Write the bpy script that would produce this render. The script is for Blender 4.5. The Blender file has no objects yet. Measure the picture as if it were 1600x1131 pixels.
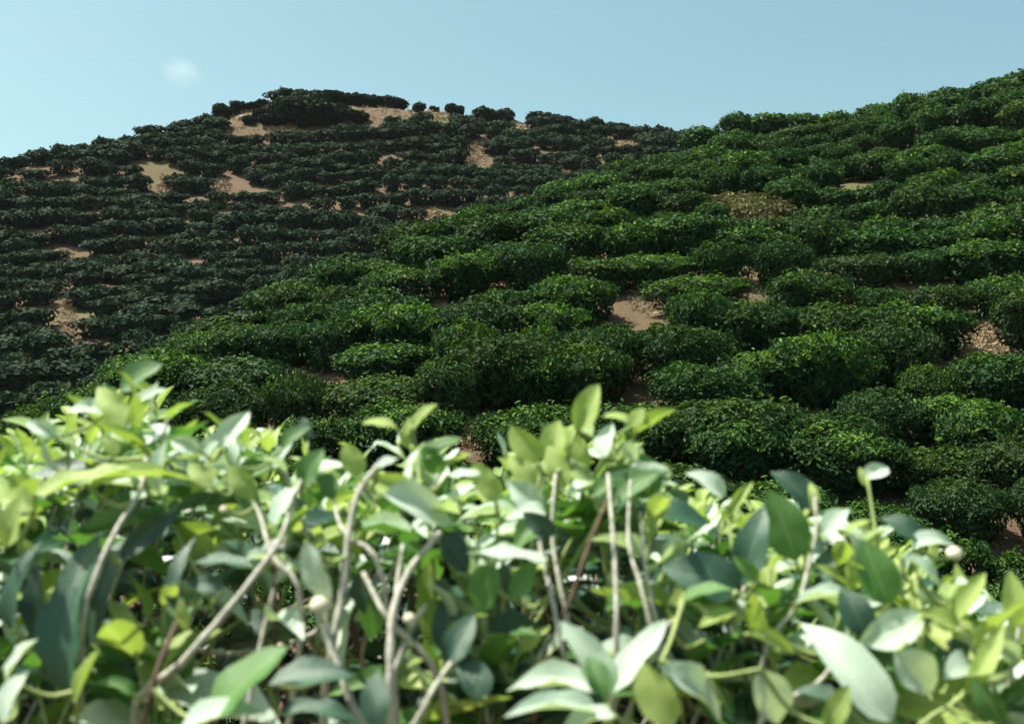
import bpy, math, random
import numpy as np
from mathutils import Vector, Matrix

# ------------------------------------------------------------------ camera, sky, sun, exposure
S = bpy.context.scene
F, HZ, EYE = 1700.0, 700.0, 1.0           # focal length in photo pixels, horizon row, eye height
cam_d = bpy.data.cameras.new('camera'); cam = bpy.data.objects.new('camera', cam_d)
S.collection.objects.link(cam); S.camera = cam
cam.location = (0, 0, EYE); cam.rotation_euler = (math.radians(90), 0, 0)
cam_d.sensor_width = 36; cam_d.lens = 36 * F / 1600
cam_d.shift_y = (HZ - 565.5) / 1600
cam_d.clip_start = 0.05; cam_d.clip_end = 9000
cam_d.dof.use_dof = True; cam_d.dof.focus_distance = 19.0; cam_d.dof.aperture_fstop = 6.2

SUN_EL, SUN_AZ = 65.0, -82.0              # degrees; azimuth from the view direction (+Y), positive to the right
el, az = math.radians(SUN_EL), math.radians(SUN_AZ)
sun_dir = Vector((math.sin(az) * math.cos(el), math.cos(az) * math.cos(el), math.sin(el)))
W = bpy.data.worlds.new('World'); S.world = W; W.use_nodes = True
nt = W.node_tree; bg = nt.nodes['Background']
sky = nt.nodes.new('ShaderNodeTexSky'); sky.sky_type = 'NISHITA'; sky.sun_disc = False
sky.sun_elevation = el; sky.sun_rotation = az
sky.air_density = 1.0; sky.dust_density = 6.0; sky.ozone_density = 1.6; sky.altitude = 900
tn = nt.nodes.new('ShaderNodeMix'); tn.data_type = 'RGBA'; tn.blend_type = 'MULTIPLY'
tn.inputs[0].default_value = 1.0
nt.links.new(sky.outputs[0], tn.inputs[6]); tn.inputs[7].default_value = (0.95, 1.12, 0.84, 1)
nt.links.new(tn.outputs[2], bg.inputs[0]); bg.inputs[1].default_value = 0.110
sl = bpy.data.lights.new('sun', 'SUN'); sl.energy = 5.0; sl.angle = math.radians(0.53); sl.color = (1.0, 0.95, 0.86)
so = bpy.data.objects.new('sun', sl); S.collection.objects.link(so)
so.rotation_euler = sun_dir.to_track_quat('Z', 'Y').to_euler()
vs = S.view_settings
S.display_settings.display_device = 'sRGB'
vs.view_transform = 'Standard'; vs.look = 'None'; vs.exposure = 1.0; vs.gamma = 1.0
S.render.resolution_x, S.render.resolution_y = 1024, 723

C = S.collection
rng = np.random.default_rng(7); R = random.Random(11)

# ------------------------------------------------------------------ helpers
def P(px, py, D):                         # a sight line of the photograph at depth D
    return Vector(((px - 800) / F * D, D, EYE + (HZ - py) / F * D))
def proj(x, y, z):
    return 800 + F * x / y, HZ - F * (z - EYE) / y

def mesh_np(name, v, f, mat=None, smooth=False, attrs=None):
    """v (n,3), f (m,k) arrays with k = 3 or 4; attrs name -> per-face float"""
    me = bpy.data.meshes.new(name)
    v = np.asarray(v, np.float32); f = np.asarray(f, np.int32); k = f.shape[1]
    me.vertices.add(len(v)); me.vertices.foreach_set('co', v.ravel())
    me.loops.add(f.size); me.loops.foreach_set('vertex_index', f.ravel())
    me.polygons.add(len(f)); me.polygons.foreach_set('loop_start', np.arange(0, f.size, k, dtype=np.int32))
    if smooth: me.polygons.foreach_set('use_smooth', np.ones(len(f), bool))
    for n, a in (attrs or {}).items():
        at = me.attributes.new(n, 'FLOAT', 'FACE'); at.data.foreach_set('value', np.asarray(a, np.float32))
    me.update(calc_edges=True)
    if mat: me.materials.append(mat)
    return me

def link(name, data, parent=None, loc=None, kind=None, label=None, cat=None, group=None):
    o = bpy.data.objects.new(name, data); C.objects.link(o)
    if parent: o.parent = parent
    if loc is not None: o.location = loc
    if kind: o['kind'] = kind
    if label: o['label'] = label
    if cat: o['category'] = cat
    if group: o['group'] = group
    return o

def catmull(pts, n=5):
    pts = [Vector(p) for p in pts]
    if len(pts) < 3: return pts
    q = [pts[0] * 2 - pts[1]] + pts + [pts[-1] * 2 - pts[-2]]
    out = []
    for i in range(1, len(q) - 2):
        a, b, c, d = q[i - 1:i + 3]
        for k in range(n):
            t = k / n
            out.append(0.5 * ((2 * b) + (c - a) * t + (2 * a - 5 * b + 4 * c - d) * t * t + (3 * b - a - 3 * c + d) * t ** 3))
    out.append(pts[-1]); return out

def tube(pts, r0, r1, ns=6, bumps=0.0):
    pts = [Vector(p) for p in pts]; n = len(pts); V = []; Fc = []
    ref = Vector((0.3, 1, 0.1))
    for i, p in enumerate(pts):
        t = (pts[min(i + 1, n - 1)] - pts[max(i - 1, 0)]).normalized()
        a = t.cross(ref).normalized(); b = t.cross(a)
        r = r0 + (r1 - r0) * i / (n - 1)
        r *= 1 + bumps * math.sin(i * 2.3 + r0 * 900) + bumps * 1.6 * (i % 4 == 0)
        for k in range(ns):
            th = 2 * math.pi * k / ns
            V.append(p + a * (r * math.cos(th)) + b * (r * math.sin(th)))
        if i:
            for k in range(ns):
                k2 = (k + 1) % ns
                Fc.append(((i - 1) * ns + k, (i - 1) * ns + k2, i * ns + k2, i * ns + k))
    V.append(pts[-1] + (pts[-1] - pts[-2]).normalized() * r1 * 0.8)
    e = len(V) - 1
    for k in range(ns): Fc.append(((n - 1) * ns + k, (n - 1) * ns + (k + 1) % ns, e, e))
    return V, Fc

def mesh_py(name, V, Fc, mat, smooth=True):
    me = bpy.data.meshes.new(name)
    me.from_pydata([tuple(v) for v in V], [], [tuple(dict.fromkeys(f)) for f in Fc])
    if smooth:
        me.polygons.foreach_set('use_smooth', np.ones(len(me.polygons), bool))
    me.materials.append(mat); me.update(); return me

# ------------------------------------------------------------------ materials
def newmat(name):
    m = bpy.data.materials.new(name); m.use_nodes = True
    n = m.node_tree.nodes; l = m.node_tree.links
    return m, n, l, n['Principled BSDF'], n['Material Output']

def mixc(n, l, fac, a, b, mode='MIX'):
    x = n.new('ShaderNodeMix'); x.data_type = 'RGBA'; x.blend_type = mode
    for i, s in ((0, fac), (6, a), (7, b)):
        if hasattr(s, 'links'): l.new(s, x.inputs[i])
        elif i == 0: x.inputs[0].default_value = s
        else: x.inputs[i].default_value = (*s, 1)
    return x.outputs[2]

def mathn(n, l, op, a, b=0.0, clamp=False):
    x = n.new('ShaderNodeMath'); x.operation = op; x.use_clamp = clamp
    for i, s in ((0, a), (1, b)):
        if hasattr(s, 'links'): l.new(s, x.inputs[i])
        else: x.inputs[i].default_value = s
    return x.outputs[0]

def noise(n, l, scale, detail=4, rough=0.55, coord=None):
    x = n.new('ShaderNodeTexNoise'); x.inputs['Scale'].default_value = scale
    x.inputs['Detail'].default_value = detail; x.inputs['Roughness'].default_value = rough
    if coord is not None: l.new(coord, x.inputs['Vector'])
    return x.outputs['Fac']

def hill_leaf(name, dark, mid, flush, transl=0.22, rough=0.6, spec=0.14, olive=(0.040, 0.056, 0.016)):
    """leaves of the bushes on the slopes; face attributes: v random leaf, f young shoot and painted-in sunlit top, b per bush"""
    m, n, l, p, out = newmat(name)
    av = n.new('ShaderNodeAttribute'); av.attribute_name = 'v'
    af = n.new('ShaderNodeAttribute'); af.attribute_name = 'f'
    ab = n.new('ShaderNodeAttribute'); ab.attribute_name = 'b'
    oi = n.new('ShaderNodeObjectInfo')
    t = mathn(n, l, 'ADD', av.outputs['Fac'], mathn(n, l, 'MULTIPLY', mathn(n, l, 'ADD', ab.outputs['Fac'], oi.outputs['Random']), 0.5))
    t = mathn(n, l, 'MULTIPLY', t, 0.62, True)
    c = mixc(n, l, t, dark, mid)
    c = mixc(n, l, af.outputs['Fac'], c, flush)
    r2 = mathn(n, l, 'FRACT', mathn(n, l, 'MULTIPLY', mathn(n, l, 'ADD', oi.outputs['Random'], ab.outputs['Fac']), 7.31))
    c = mixc(n, l, mathn(n, l, 'MULTIPLY', mathn(n, l, 'SUBTRACT', r2, 0.55, True), 1.1), c, olive)
    l.new(c, p.inputs['Base Color']); p.inputs['Roughness'].default_value = rough
    p.inputs['Specular IOR Level'].default_value = spec
    tr = n.new('ShaderNodeBsdfTranslucent'); l.new(mixc(n, l, 1.0, c, (1.0, 1.15, 0.55), 'MULTIPLY'), tr.inputs['Color'])
    mx = n.new('ShaderNodeMixShader'); mx.inputs[0].default_value = transl
    l.new(p.outputs[0], mx.inputs[1]); l.new(tr.outputs[0], mx.inputs[2]); l.new(mx.outputs[0], out.inputs[0])
    return m

M = {}
M['near_leaf'] = hill_leaf('near_tea_leaf', (0.009, 0.031, 0.012), (0.019, 0.064, 0.018), (0.105, 0.205, 0.022))  # last tone is young growth, raised to paint sunlit tops into the colour
M['far_leaf'] = hill_leaf('far_tea_leaf', (0.007, 0.016, 0.011), (0.014, 0.033, 0.018), (0.054, 0.094, 0.042), 0.15, 0.7, 0.08, (0.030, 0.034, 0.020))  # lit tops and shaded sides are painted into these leaf tones
M['dry_leaf'] = hill_leaf('withered_leaf', (0.06, 0.07, 0.025), (0.20, 0.16, 0.08), (0.11, 0.14, 0.04))

def bark(name, a, b, scale=60):
    m, n, l, p, out = newmat(name)
    g = n.new('ShaderNodeTexCoord')
    f = noise(n, l, scale, 5, 0.65, g.outputs['Object'])
    cr = n.new('ShaderNodeValToRGB'); l.new(f, cr.inputs[0])
    cr.color_ramp.elements[0].position = 0.35; cr.color_ramp.elements[0].color = (*a, 1)
    cr.color_ramp.elements[1].position = 0.65; cr.color_ramp.elements[1].color = (*b, 1)
    l.new(cr.outputs[0], p.inputs['Base Color']); p.inputs['Roughness'].default_value = 0.8
    bp = n.new('ShaderNodeBump'); bp.inputs['Strength'].default_value = 0.4; bp.inputs['Distance'].default_value = 0.002
    l.new(f, bp.inputs['Height']); l.new(bp.outputs[0], p.inputs['Normal'])
    return m
M['bark'] = bark('tea_bark', (0.06, 0.045, 0.035), (0.16, 0.13, 0.10), 30)
M['pale_stem'] = bark('pale_grey_stem', (0.27, 0.26, 0.20), (0.54, 0.52, 0.44), 110)
M['green_stem'] = bark('green_stem', (0.20, 0.28, 0.08), (0.32, 0.38, 0.14))
M['brown_stem'] = bark('brown_stem', (0.07, 0.042, 0.028), (0.15, 0.09, 0.055))
M['rock'] = bark('rock', (0.20, 0.16, 0.14), (0.42, 0.36, 0.32), 2.5)
M['bud'] = bark('tea_bud', (0.62, 0.56, 0.38), (0.74, 0.70, 0.55))
M['dry_grass'] = bark('dry_grass', (0.22, 0.15, 0.08), (0.42, 0.31, 0.19), 9)

def soil():
    m, n, l, p, out = newmat('soil')
    g = n.new('ShaderNodeTexCoord').outputs['Object']
    f1 = noise(n, l, 0.9, 6, 0.6, g); f2 = noise(n, l, 9.0, 6, 0.7, g); f3 = noise(n, l, 0.16, 3, 0.5, g)
    c = mixc(n, l, f2, (0.028, 0.019, 0.012), (0.19, 0.125, 0.080))
    c = mixc(n, l, mathn(n, l, 'MULTIPLY', f1, 0.7), c, (0.135, 0.094, 0.064))
    gr = n.new('ShaderNodeValToRGB'); gr.color_ramp.elements[0].position = 0.46; gr.color_ramp.elements[1].position = 0.64
    l.new(f3, gr.inputs[0])
    c = mixc(n, l, mathn(n, l, 'MULTIPLY', gr.outputs[0], 0.6), c, (0.10, 0.11, 0.04))
    l.new(c, p.inputs['Base Color']); p.inputs['Roughness'].default_value = 0.95
    p.inputs['Specular IOR Level'].default_value = 0.1
    bp = n.new('ShaderNodeBump'); bp.inputs['Strength'].default_value = 0.9; bp.inputs['Distance'].default_value = 0.08
    l.new(f2, bp.inputs['Height']); l.new(bp.outputs[0], p.inputs['Normal'])
    return m
M['soil'] = soil()

def big_leaf(name, a, b, rib, rough, transl, spec=0.5, under=None):
    """large foreground leaf: UV x across (0..1), y along; blade colour, paler midrib and side veins"""
    m, n, l, p, out = newmat(name)
    uv = n.new('ShaderNodeUVMap'); uv.uv_map = 'UVMap'
    sp = n.new('ShaderNodeSeparateXYZ'); l.new(uv.outputs[0], sp.inputs[0])
    oi = n.new('ShaderNodeObjectInfo')
    g = n.new('ShaderNodeTexCoord').outputs['Object']
    ng = n.new('ShaderNodeMapping'); l.new(g, ng.inputs[0]); l.new(oi.outputs['Location'], ng.inputs['Location'])
    f = noise(n, l, 40, 4, 0.6, ng.outputs[0])
    t = mathn(n, l, 'ADD', mathn(n, l, 'MULTIPLY', oi.outputs['Random'], 0.8), mathn(n, l, 'MULTIPLY', f, 0.5))
    c = mixc(n, l, mathn(n, l, 'MULTIPLY', t, 0.8, True), a, b)
    ax = mathn(n, l, 'ABSOLUTE', mathn(n, l, 'SUBTRACT', sp.outputs[0], 0.5))
    mid = mathn(n, l, 'SUBTRACT', 1.0, mathn(n, l, 'MULTIPLY', ax, 22), True)
    vein = mathn(n, l, 'SINE', mathn(n, l, 'MULTIPLY', mathn(n, l, 'SUBTRACT', sp.outputs[1], mathn(n, l, 'MULTIPLY', ax, 0.5)), 62))
    veinm = mathn(n, l, 'MULTIPLY', mathn(n, l, 'SUBTRACT', vein, 0.8), 2.0, True)
    lines = mathn(n, l, 'ADD', mathn(n, l, 'MULTIPLY', mid, 0.7), mathn(n, l, 'MULTIPLY', veinm, 0.35), True)
    c = mixc(n, l, lines, c, rib)
    sp_ = noise(n, l, 95, 2, 0.5, ng.outputs[0])                # brown specks
    c = mixc(n, l, mathn(n, l, 'MULTIPLY', mathn(n, l, 'SUBTRACT', sp_, 0.64, True), 9, True), c, (0.16, 0.10, 0.04))
    if under:
        ge = n.new('ShaderNodeNewGeometry')
        c = mixc(n, l, ge.outputs['Backfacing'], c, under)
    l.new(c, p.inputs['Base Color'])
    l.new(mathn(n, l, 'ADD', rough, mathn(n, l, 'MULTIPLY', f, 0.2)), p.inputs['Roughness'])
    p.inputs['Specular IOR Level'].default_value = spec
    bp = n.new('ShaderNodeBump'); bp.inputs['Strength'].default_value = 0.5; bp.inputs['Distance'].default_value = 0.002
    l.new(mathn(n, l, 'SUBTRACT', f, mathn(n, l, 'MULTIPLY', lines, 0.8)), bp.inputs['Height']); l.new(bp.outputs[0], p.inputs['Normal'])
    tr = n.new('ShaderNodeBsdfTranslucent'); l.new(mixc(n, l, 1.0, c, (1.05, 1.15, 0.5), 'MULTIPLY'), tr.inputs['Color'])
    mx = n.new('ShaderNodeMixShader'); mx.inputs[0].default_value = transl
    l.new(p.outputs[0], mx.inputs[1]); l.new(tr.outputs[0], mx.inputs[2]); l.new(mx.outputs[0], out.inputs[0])
    return m
LM = {
 'y': big_leaf('young_leaf', (0.26, 0.38, 0.07), (0.42, 0.52, 0.16), (0.55, 0.58, 0.26), 0.42, 0.36, 0.5),
 'p': big_leaf('glare_pale_leaf', (0.42, 0.55, 0.43), (0.60, 0.71, 0.60), (0.68, 0.72, 0.54), 0.34, 0.28, 0.6),  # sun and sky glare on mature leaves, painted as a pale blade
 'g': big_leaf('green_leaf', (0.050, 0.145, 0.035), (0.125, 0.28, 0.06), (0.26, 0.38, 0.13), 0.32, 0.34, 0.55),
 'm': big_leaf('mature_shade_leaf', (0.012, 0.050, 0.028), (0.034, 0.100, 0.055), (0.10, 0.18, 0.09), 0.27, 0.07, 0.55, under=(0.08, 0.16, 0.09)),  # mature green, darkened further to put interior shade into the colour
}

# ------------------------------------------------------------------ terrain
class TPS:
    def __init__(s, pts):
        p = np.array(pts, float); s.x = p[:, :2]; n = len(p)
        K = s.k(s.x[:, None, :] - s.x[None, :, :]); Q = np.c_[np.ones(n), s.x]
        A = np.zeros((n + 3, n + 3)); A[:n, :n] = K + np.eye(n) * 0.4; A[:n, n:] = Q; A[n:, :n] = Q.T
        w = np.linalg.solve(A, np.r_[p[:, 2], 0, 0, 0]); s.w = w[:n]; s.c = w[n:]
    @staticmethod
    def k(d):
        r2 = (d ** 2).sum(-1); return 0.5 * r2 * np.log(r2 + 1e-9)
    def __call__(s, x, y):
        x = np.asarray(x, float); y = np.asarray(y, float)
        out = s.c[0] + s.c[1] * x + s.c[2] * y
        for (a, b), w in zip(s.x, s.w):
            r2 = (x - a) ** 2 + (y - b) ** 2; out = out + w * 0.5 * r2 * np.log(r2 + 1e-9)
        return out

TOP = 0.85
near_px = [(1500, 840, 9.5), (1000, 765, 10.5), (600, 690, 12), (300, 625, 14), (1500, 735, 11.5), (1500, 600, 13.7), (1000, 610, 13.3),
           (1500, 480, 16), (1000, 480, 16), (500, 500, 17), (1500, 380, 19), (1000, 380, 19.5), (1500, 270, 24), (1000, 285, 25.5),
           (1500, 165, 31.5), (1300, 190, 32), (1150, 215, 33)]
edge_px = [(60, 640, 14.5), (200, 567, 17), (400, 463, 19.5), (560, 395, 22), (700, 338, 25), (870, 288, 29), (1000, 238, 33), (1080, 208, 37),
           (1300, 170, 36), (1450, 140, 36), (1600, 106, 36), (1800, 70, 36)]
npts = [tuple(P(*q)) for q in near_px + edge_px]
for (px, py, D) in edge_px:                                   # past the brow the spur falls away
    for dd, dz in ((5, 1.6), (12, 6.0), (22, 12.0)):
        q = P(px, py, D + dd); npts.append((q.x - (0.4 * dd if px < 1000 else 0), q.y, q.z - dz))
npts += [(0, 0, EYE - 0.10), (-3, 0, EYE - .1), (3, 0, EYE - .2), (0, -8, EYE + 0.2), (0, 1.6, EYE - .12), (-3, 2, EYE - .1), (3, 2, EYE - .3),
         (0, 4.5, EYE - .75), (-3, 5, EYE - .7), (4, 5, EYE - .8), (0, 7.5, EYE - .85), (4, 7.5, EYE - .9), (-4, 8, EYE - .7), (-8, 8, EYE - 1.2), (14, 9, EYE + .2), (24, 20, EYE + 7)]
near_s = TPS(npts)
far_px = [(0, 640, 34), (100, 560, 37), (300, 480, 42), (0, 450, 48), (0, 330, 59), (300, 350, 57), (600, 280, 64), (850, 240, 70), (560, 390, 52),
          (300, 250, 68), (450, 205, 73), (700, 215, 72), (-250, 330, 60), (-250, 560, 40)]
crest_px = [(-250, 300, 68), (0, 250, 70), (110, 228, 71), (230, 203, 74), (330, 178, 78), (400, 152, 81), (450, 146, 83), (600, 156, 84), (700, 166, 84), (830, 181, 82),
            (960, 195, 80), (1080, 210, 78), (1300, 235, 76), (1600, 250, 76)]
fpts = [tuple(P(*q)) for q in far_px + crest_px]
for (px, py, D) in crest_px:
    for dd, dz in ((6, 2.0), (16, 8.0), (32, 18.0)):
        q = P(px, py, D + dd); fpts.append((q.x, q.y, q.z - dz))
far_s = TPS(fpts)

def wob(x, y):
    return (0.10 * np.sin(x * 1.1 + 0.6 * y) * np.sin(y * 0.9 - 0.3 * x) + 0.06 * np.sin(2.7 * x + 1.3) * np.sin(2.3 * y)
            + 0.03 * np.sin(5.1 * x + y) * np.sin(4.7 * y - x))
def is_near(x, y): return near_s(x, y) > far_s(x, y)
def ground(x, y):
    x = np.asarray(x, float); y = np.asarray(y, float)
    a = np.clip(near_s(x, y), -30, 60); b = np.clip(far_s(x, y), -30, 60)
    h = np.maximum(a, b); k = 1.2; d = np.abs(a - b)
    h = h + np.where(d < k, (k - d) ** 2 / (4 * k), 0) - TOP
    h = h + wob(x, y) * np.clip((y - 2) / 5, 0, 1)
    ox = np.maximum(np.maximum(-62 - x, x - 48), 0); oy = np.maximum(np.maximum(-12 - y, y - 108), 0)
    m = np.clip(np.hypot(ox, oy) / 70, 0, 1); m = m * m * (3 - 2 * m)
    base = -9 + 3.5 * np.sin(x * 0.011 + 1) * np.sin(y * 0.009)
    return h * (1 - m) + base * m

def axis(lo, hi, step, far):
    core = np.arange(lo, hi + step, step); g = step * 1.25 ** np.arange(1, 40); c = np.cumsum(g); c = c[c < far]
    return np.r_[(lo - c)[::-1], core, core[-1] + c]
gx = axis(-60, 46, 0.55, 1200); gy = axis(-6, 105, 0.55, 1200)
XX, YY = np.meshgrid(gx, gy); ZZ = ground(XX, YY)
nx, ny = len(gx), len(gy)
ii = (np.arange(ny - 1)[:, None] * nx + np.arange(nx - 1)[None, :]).ravel()
terr = mesh_np('terrain', np.c_[XX.ravel(), YY.ravel(), ZZ.ravel()], np.c_[ii, ii + 1, ii + nx + 1, ii + nx], M['soil'], True)
link('terrain', terr, kind='structure')

def visible(x, y, z, slack=0.25):
    """does the photograph's camera see the point over the ground?"""
    t = np.linspace(0.2, 0.985, 60)
    g = ground(x * t, y * t); r = EYE + (z - EYE) * t
    return bool((g + 0.5 * (t * y > 6) < r + slack).all())
def cast(px, py, d0=6, d1=110):
    D = np.arange(d0, d1, 0.1)
    x = (px - 800) / F * D; z = EYE + (HZ - py) / F * D
    h = np.nonzero(ground(x, D) > z)[0]
    D = D[h[0]] if len(h) else d1
    return Vector(((px - 800) / F * D, D, float(ground((px - 800) / F * D, D))))

# ------------------------------------------------------------------ tea bushes on the slopes
def leaf_cloud(n, size, seed, rx=0.74, ry=0.66, h=0.86, flush=0.0, diamond=False, ragged=0.0, round_=False):
    """leaf-sized faces over a clipped, flat-topped crown; returns verts, faces, v, f"""
    g = np.random.default_rng(seed)
    th = g.uniform(0, 2 * np.pi, n); top = g.random(n) < 0.50
    k = 9; ca = g.uniform(0, 2 * np.pi, k); cw = g.uniform(0.25, 0.6, k); cs = g.uniform(-0.24, 0.24, k)
    dang = np.abs((th[:, None] - ca[None] + np.pi) % (2 * np.pi) - np.pi)
    lump = 1 + (cs * np.exp(-(dang / cw) ** 2)).sum(1)
    rr = np.sqrt(g.random(n))
    # side leaves: profile bulging at 2/3 height
    zz = g.beta(1.35, 1.2, n)
    prof = np.sin(np.clip(zz * 0.80 + 0.22, 0, 1) * np.pi) ** 0.45 if round_ else 0.60 + 0.42 * np.sin(np.clip(zz * 1.05, 0, 1) * np.pi * 0.66)
    depth = 1 - np.abs(g.normal(0, 0.10, n)) - 0.25 * (g.random(n) < 0.25) * g.random(n)
    rs = np.where(top, rr, prof * depth) * lump
    rs = rs * (1 + np.where(top, 0, 1) * (0.09 * np.sin(7 * th + seed + 4 * zz) * np.sin(9 * zz + seed) + 0.06 * np.sin(15 * th + 2 * seed) * np.sin(17 * zz)))
    x = rx * rs * np.cos(th); y = ry * rs * np.sin(th)
    bumps = sum(a * np.sin(x * fx + p1) * np.sin(y * fy + p2) for a, fx, fy, p1, p2 in
                [(0.085, 5.1, 4.3, seed, 1.7 * seed), (0.065, 9.7, 11.0, 2.1 * seed, seed), (0.03, 19.0, 17.0, seed, .7 * seed)])
    ztop = h * ((1 - (0.60 if round_ else 0.30) * rr ** (2.8))) + bumps - np.abs(g.normal(0, 0.035, n)) - ragged * g.random(n) * 0.15
    z = np.where(top, ztop, -0.04 + zz * (h + 0.0) * (1 - 0.1 * (1 - lump)))
    spr = g.random(n) < 0.05                                     # sprigs that stand out of the clipped shape
    z = z + np.where(spr & top, g.uniform(0.02, 0.13, n), 0); kx = np.where(spr & ~top, g.uniform(1.03, 1.16, n), 1); x = x * kx; y = y * kx
    # leaf frames
    nrm = np.c_[np.cos(th) * np.where(top, 0.35 * rr, 0.9), np.sin(th) * np.where(top, 0.35 * rr, 0.9), np.where(top, 1.0, 0.45)]
    nrm += g.normal(0, 0.42, (n, 3)); nrm /= np.linalg.norm(nrm, axis=1, keepdims=True)
    d = g.normal(0, 1, (n, 3)); d[:, 2] += np.where(top, 0.5, -0.3)
    d -= nrm * (d * nrm).sum(1, keepdims=True); d /= np.linalg.norm(d, axis=1, keepdims=True)
    s = np.cross(d, nrm)
    L = size * g.uniform(0.5, 1.6, n)[:, None]
    core = (g.random(n) < 0.22) & ~top                           # denser, older leaves inside
    L = np.where(core[:, None], L * 1.9, L); kk = np.where(core, g.uniform(.35, .85, n), 1); x = x * kk; y = y * kk; Wd = L * 0.23
    c = np.c_[x, y, z]
    if diamond:
        V = np.stack([c - d * L / 2, c + s * Wd * 1.35, c + d * L / 2 - nrm * L * 0.06, c - s * Wd * 1.35], 1).reshape(-1, 3)
        b = np.arange(n)[:, None] * 4; Fc = b + np.array([[0, 1, 2, 3]]); rep = 1
    else:
        up = nrm * Wd * 0.45
        V = np.stack([c - d * L / 2, c + d * L / 2 - nrm * L * 0.15,
                      c + s * Wd - d * L * 0.12 + up, c + s * Wd * 0.75 + d * L * 0.22 + up * 0.6,
                      c - s * Wd - d * L * 0.12 + up, c - s * Wd * 0.75 + d * L * 0.22 + up * 0.6], 1).reshape(-1, 3)
        b = np.arange(n)[:, None] * 6
        Fc = np.concatenate([b + np.array([[0, 2, 3, 1]]), b + np.array([[0, 1, 5, 4]])], 1).reshape(-1, 4); rep = 2
    v = g.random(n)
    fl = np.where(top, flush * np.clip(g.normal(0.75, 0.35, n) + 0.35 * np.sin(x * 6 + seed) * np.sin(y * 5 + 2 * seed), 0, 1), 0.12 * flush * (zz > 0.75)) + 0.10 * (g.random(n) < 0.05)
    return V, Fc, np.repeat(v, rep), np.repeat(np.clip(fl, 0, 1), rep)

def crown_mesh(name, mat, **kw):
    V, Fc, v, f = leaf_cloud(**kw)
    return mesh_np(name, V, Fc, mat, False, {'v': v, 'f': f, 'b': np.full(len(v), 0.25)})
def trunk_mesh(seed, h=0.55, n=6, spread=0.42):
    g = random.Random(seed); V = []; Fc = []
    for i in range(n):
        a = i * 2 * math.pi / n + g.uniform(-.3, .3); e = g.uniform(0.5, 1) * spread
        pts = [(0.03 * math.cos(a), 0.03 * math.sin(a), -0.18), (0.25 * e * math.cos(a), 0.25 * e * math.sin(a), h * .3),
               (e * .6 * math.cos(a + .2), e * .6 * math.sin(a + .2), h * .65), (e * math.cos(a), e * math.sin(a), h)]
        v, f = tube(pts, 0.035, 0.010, 5); b = len(V); V += v; Fc += [tuple(q + b for q in t) for t in f]
    return mesh_py('trunk', V, Fc, M['bark'])
TR = [trunk_mesh(i) for i in range(3)]
def mk(prefix, n, size, mat, flushes, seeds, **kw):
    return [crown_mesh(prefix, M[mat], n=n, size=size, seed=s, flush=f, **kw) for f, s in zip(flushes, seeds)]
NEAR = mk('near_crown', 5200, 0.070, 'near_leaf', (0.25, 0.5, 0.65, 0.35, 0.5), (1, 2, 3, 4, 5))
NEARF = mk('near_crown_flush', 5200, 0.070, 'near_leaf', (0.75, 0.95, 0.85), (6, 7, 8))
MID = mk('mid_crown', 2800, 0.095, 'near_leaf', (0.25, 0.45, 0.6, 0.4), (11, 12, 13, 14))
MIDF = mk('mid_crown_flush', 2800, 0.095, 'near_leaf', (0.7, 0.9), (15, 16))
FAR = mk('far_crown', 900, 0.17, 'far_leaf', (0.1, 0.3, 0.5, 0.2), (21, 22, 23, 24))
DRY = mk('dry_crown', 900, 0.10, 'dry_leaf', (0.5, 0.2), (31, 32), h=0.75, ragged=1.0)

# bare gaps, as seen: (px, py, rx, ry); no bush stands in them
GAPS = [(1020, 462, 46, 28), (1540, 530, 34, 40), (748, 668, 40, 34), (990, 562, 26, 22), (688, 462, 14, 20), (500, 553, 16, 12),
        (742, 242, 16, 28), (258, 288, 10, 24), (345, 283, 16, 12), (100, 398, 16, 16), (108, 505, 14, 52), (680, 330, 12, 10), (880, 262, 10, 8),
        (985, 222, 18, 8), (1042, 692, 22, 22), (1195, 655, 16, 18),
        (385, 172, 66, 30), (590, 168, 110, 16), (700, 172, 50, 12), (815, 184, 22, 12), (440, 195, 30, 8)]
def in_gap(px, py):
    return any(((px - a) / rx) ** 2 + ((py - b) / ry) ** 2 < 1 for a, b, rx, ry in GAPS)
def gap_dist(px, py):
    return min(math.hypot((px - a) / (rx + 45), (py - b) / (ry + 35)) for a, b, rx, ry in GAPS)

cand = []                                                       # x, y, z, scale(x,y,z), rot, slope, D
def add(x, y, side, sx, sy, sz):
    z = float(ground(x, y)); px, py = proj(x, y, z + 0.45 * sz)
    if in_gap(px, py): return
    hw, hh = 0.70 * sx * F / y, 0.48 * sz * F / y
    for a, b, rx, ry in (GAPS[:6] + GAPS[14:16] if side == 'near' else GAPS[6:14] + GAPS[16:]):
        kq = 1 if side == 'near' else .85
        k2 = 2.2 if rx in (34, 14) else 1.7 if rx == 46 else 1
        if abs(px - a) < rx * .6 + hw * .3 * kq * k2 and b - ry < py < b + ry * .5 + hh * .95 * kq: return
    if px < -420 or px > 2020: return
    vis = visible(x, y, z + 0.8 * sz)
    cand.append(dict(x=x, y=y, z=z, s=(sx, sy, sz), side=side, px=px, py=py, vis=vis and -hw < px < 1600 + hw, ptop=proj(x, y, z + .86 * sz)[1]))
s = 5.4; row = 0
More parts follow.
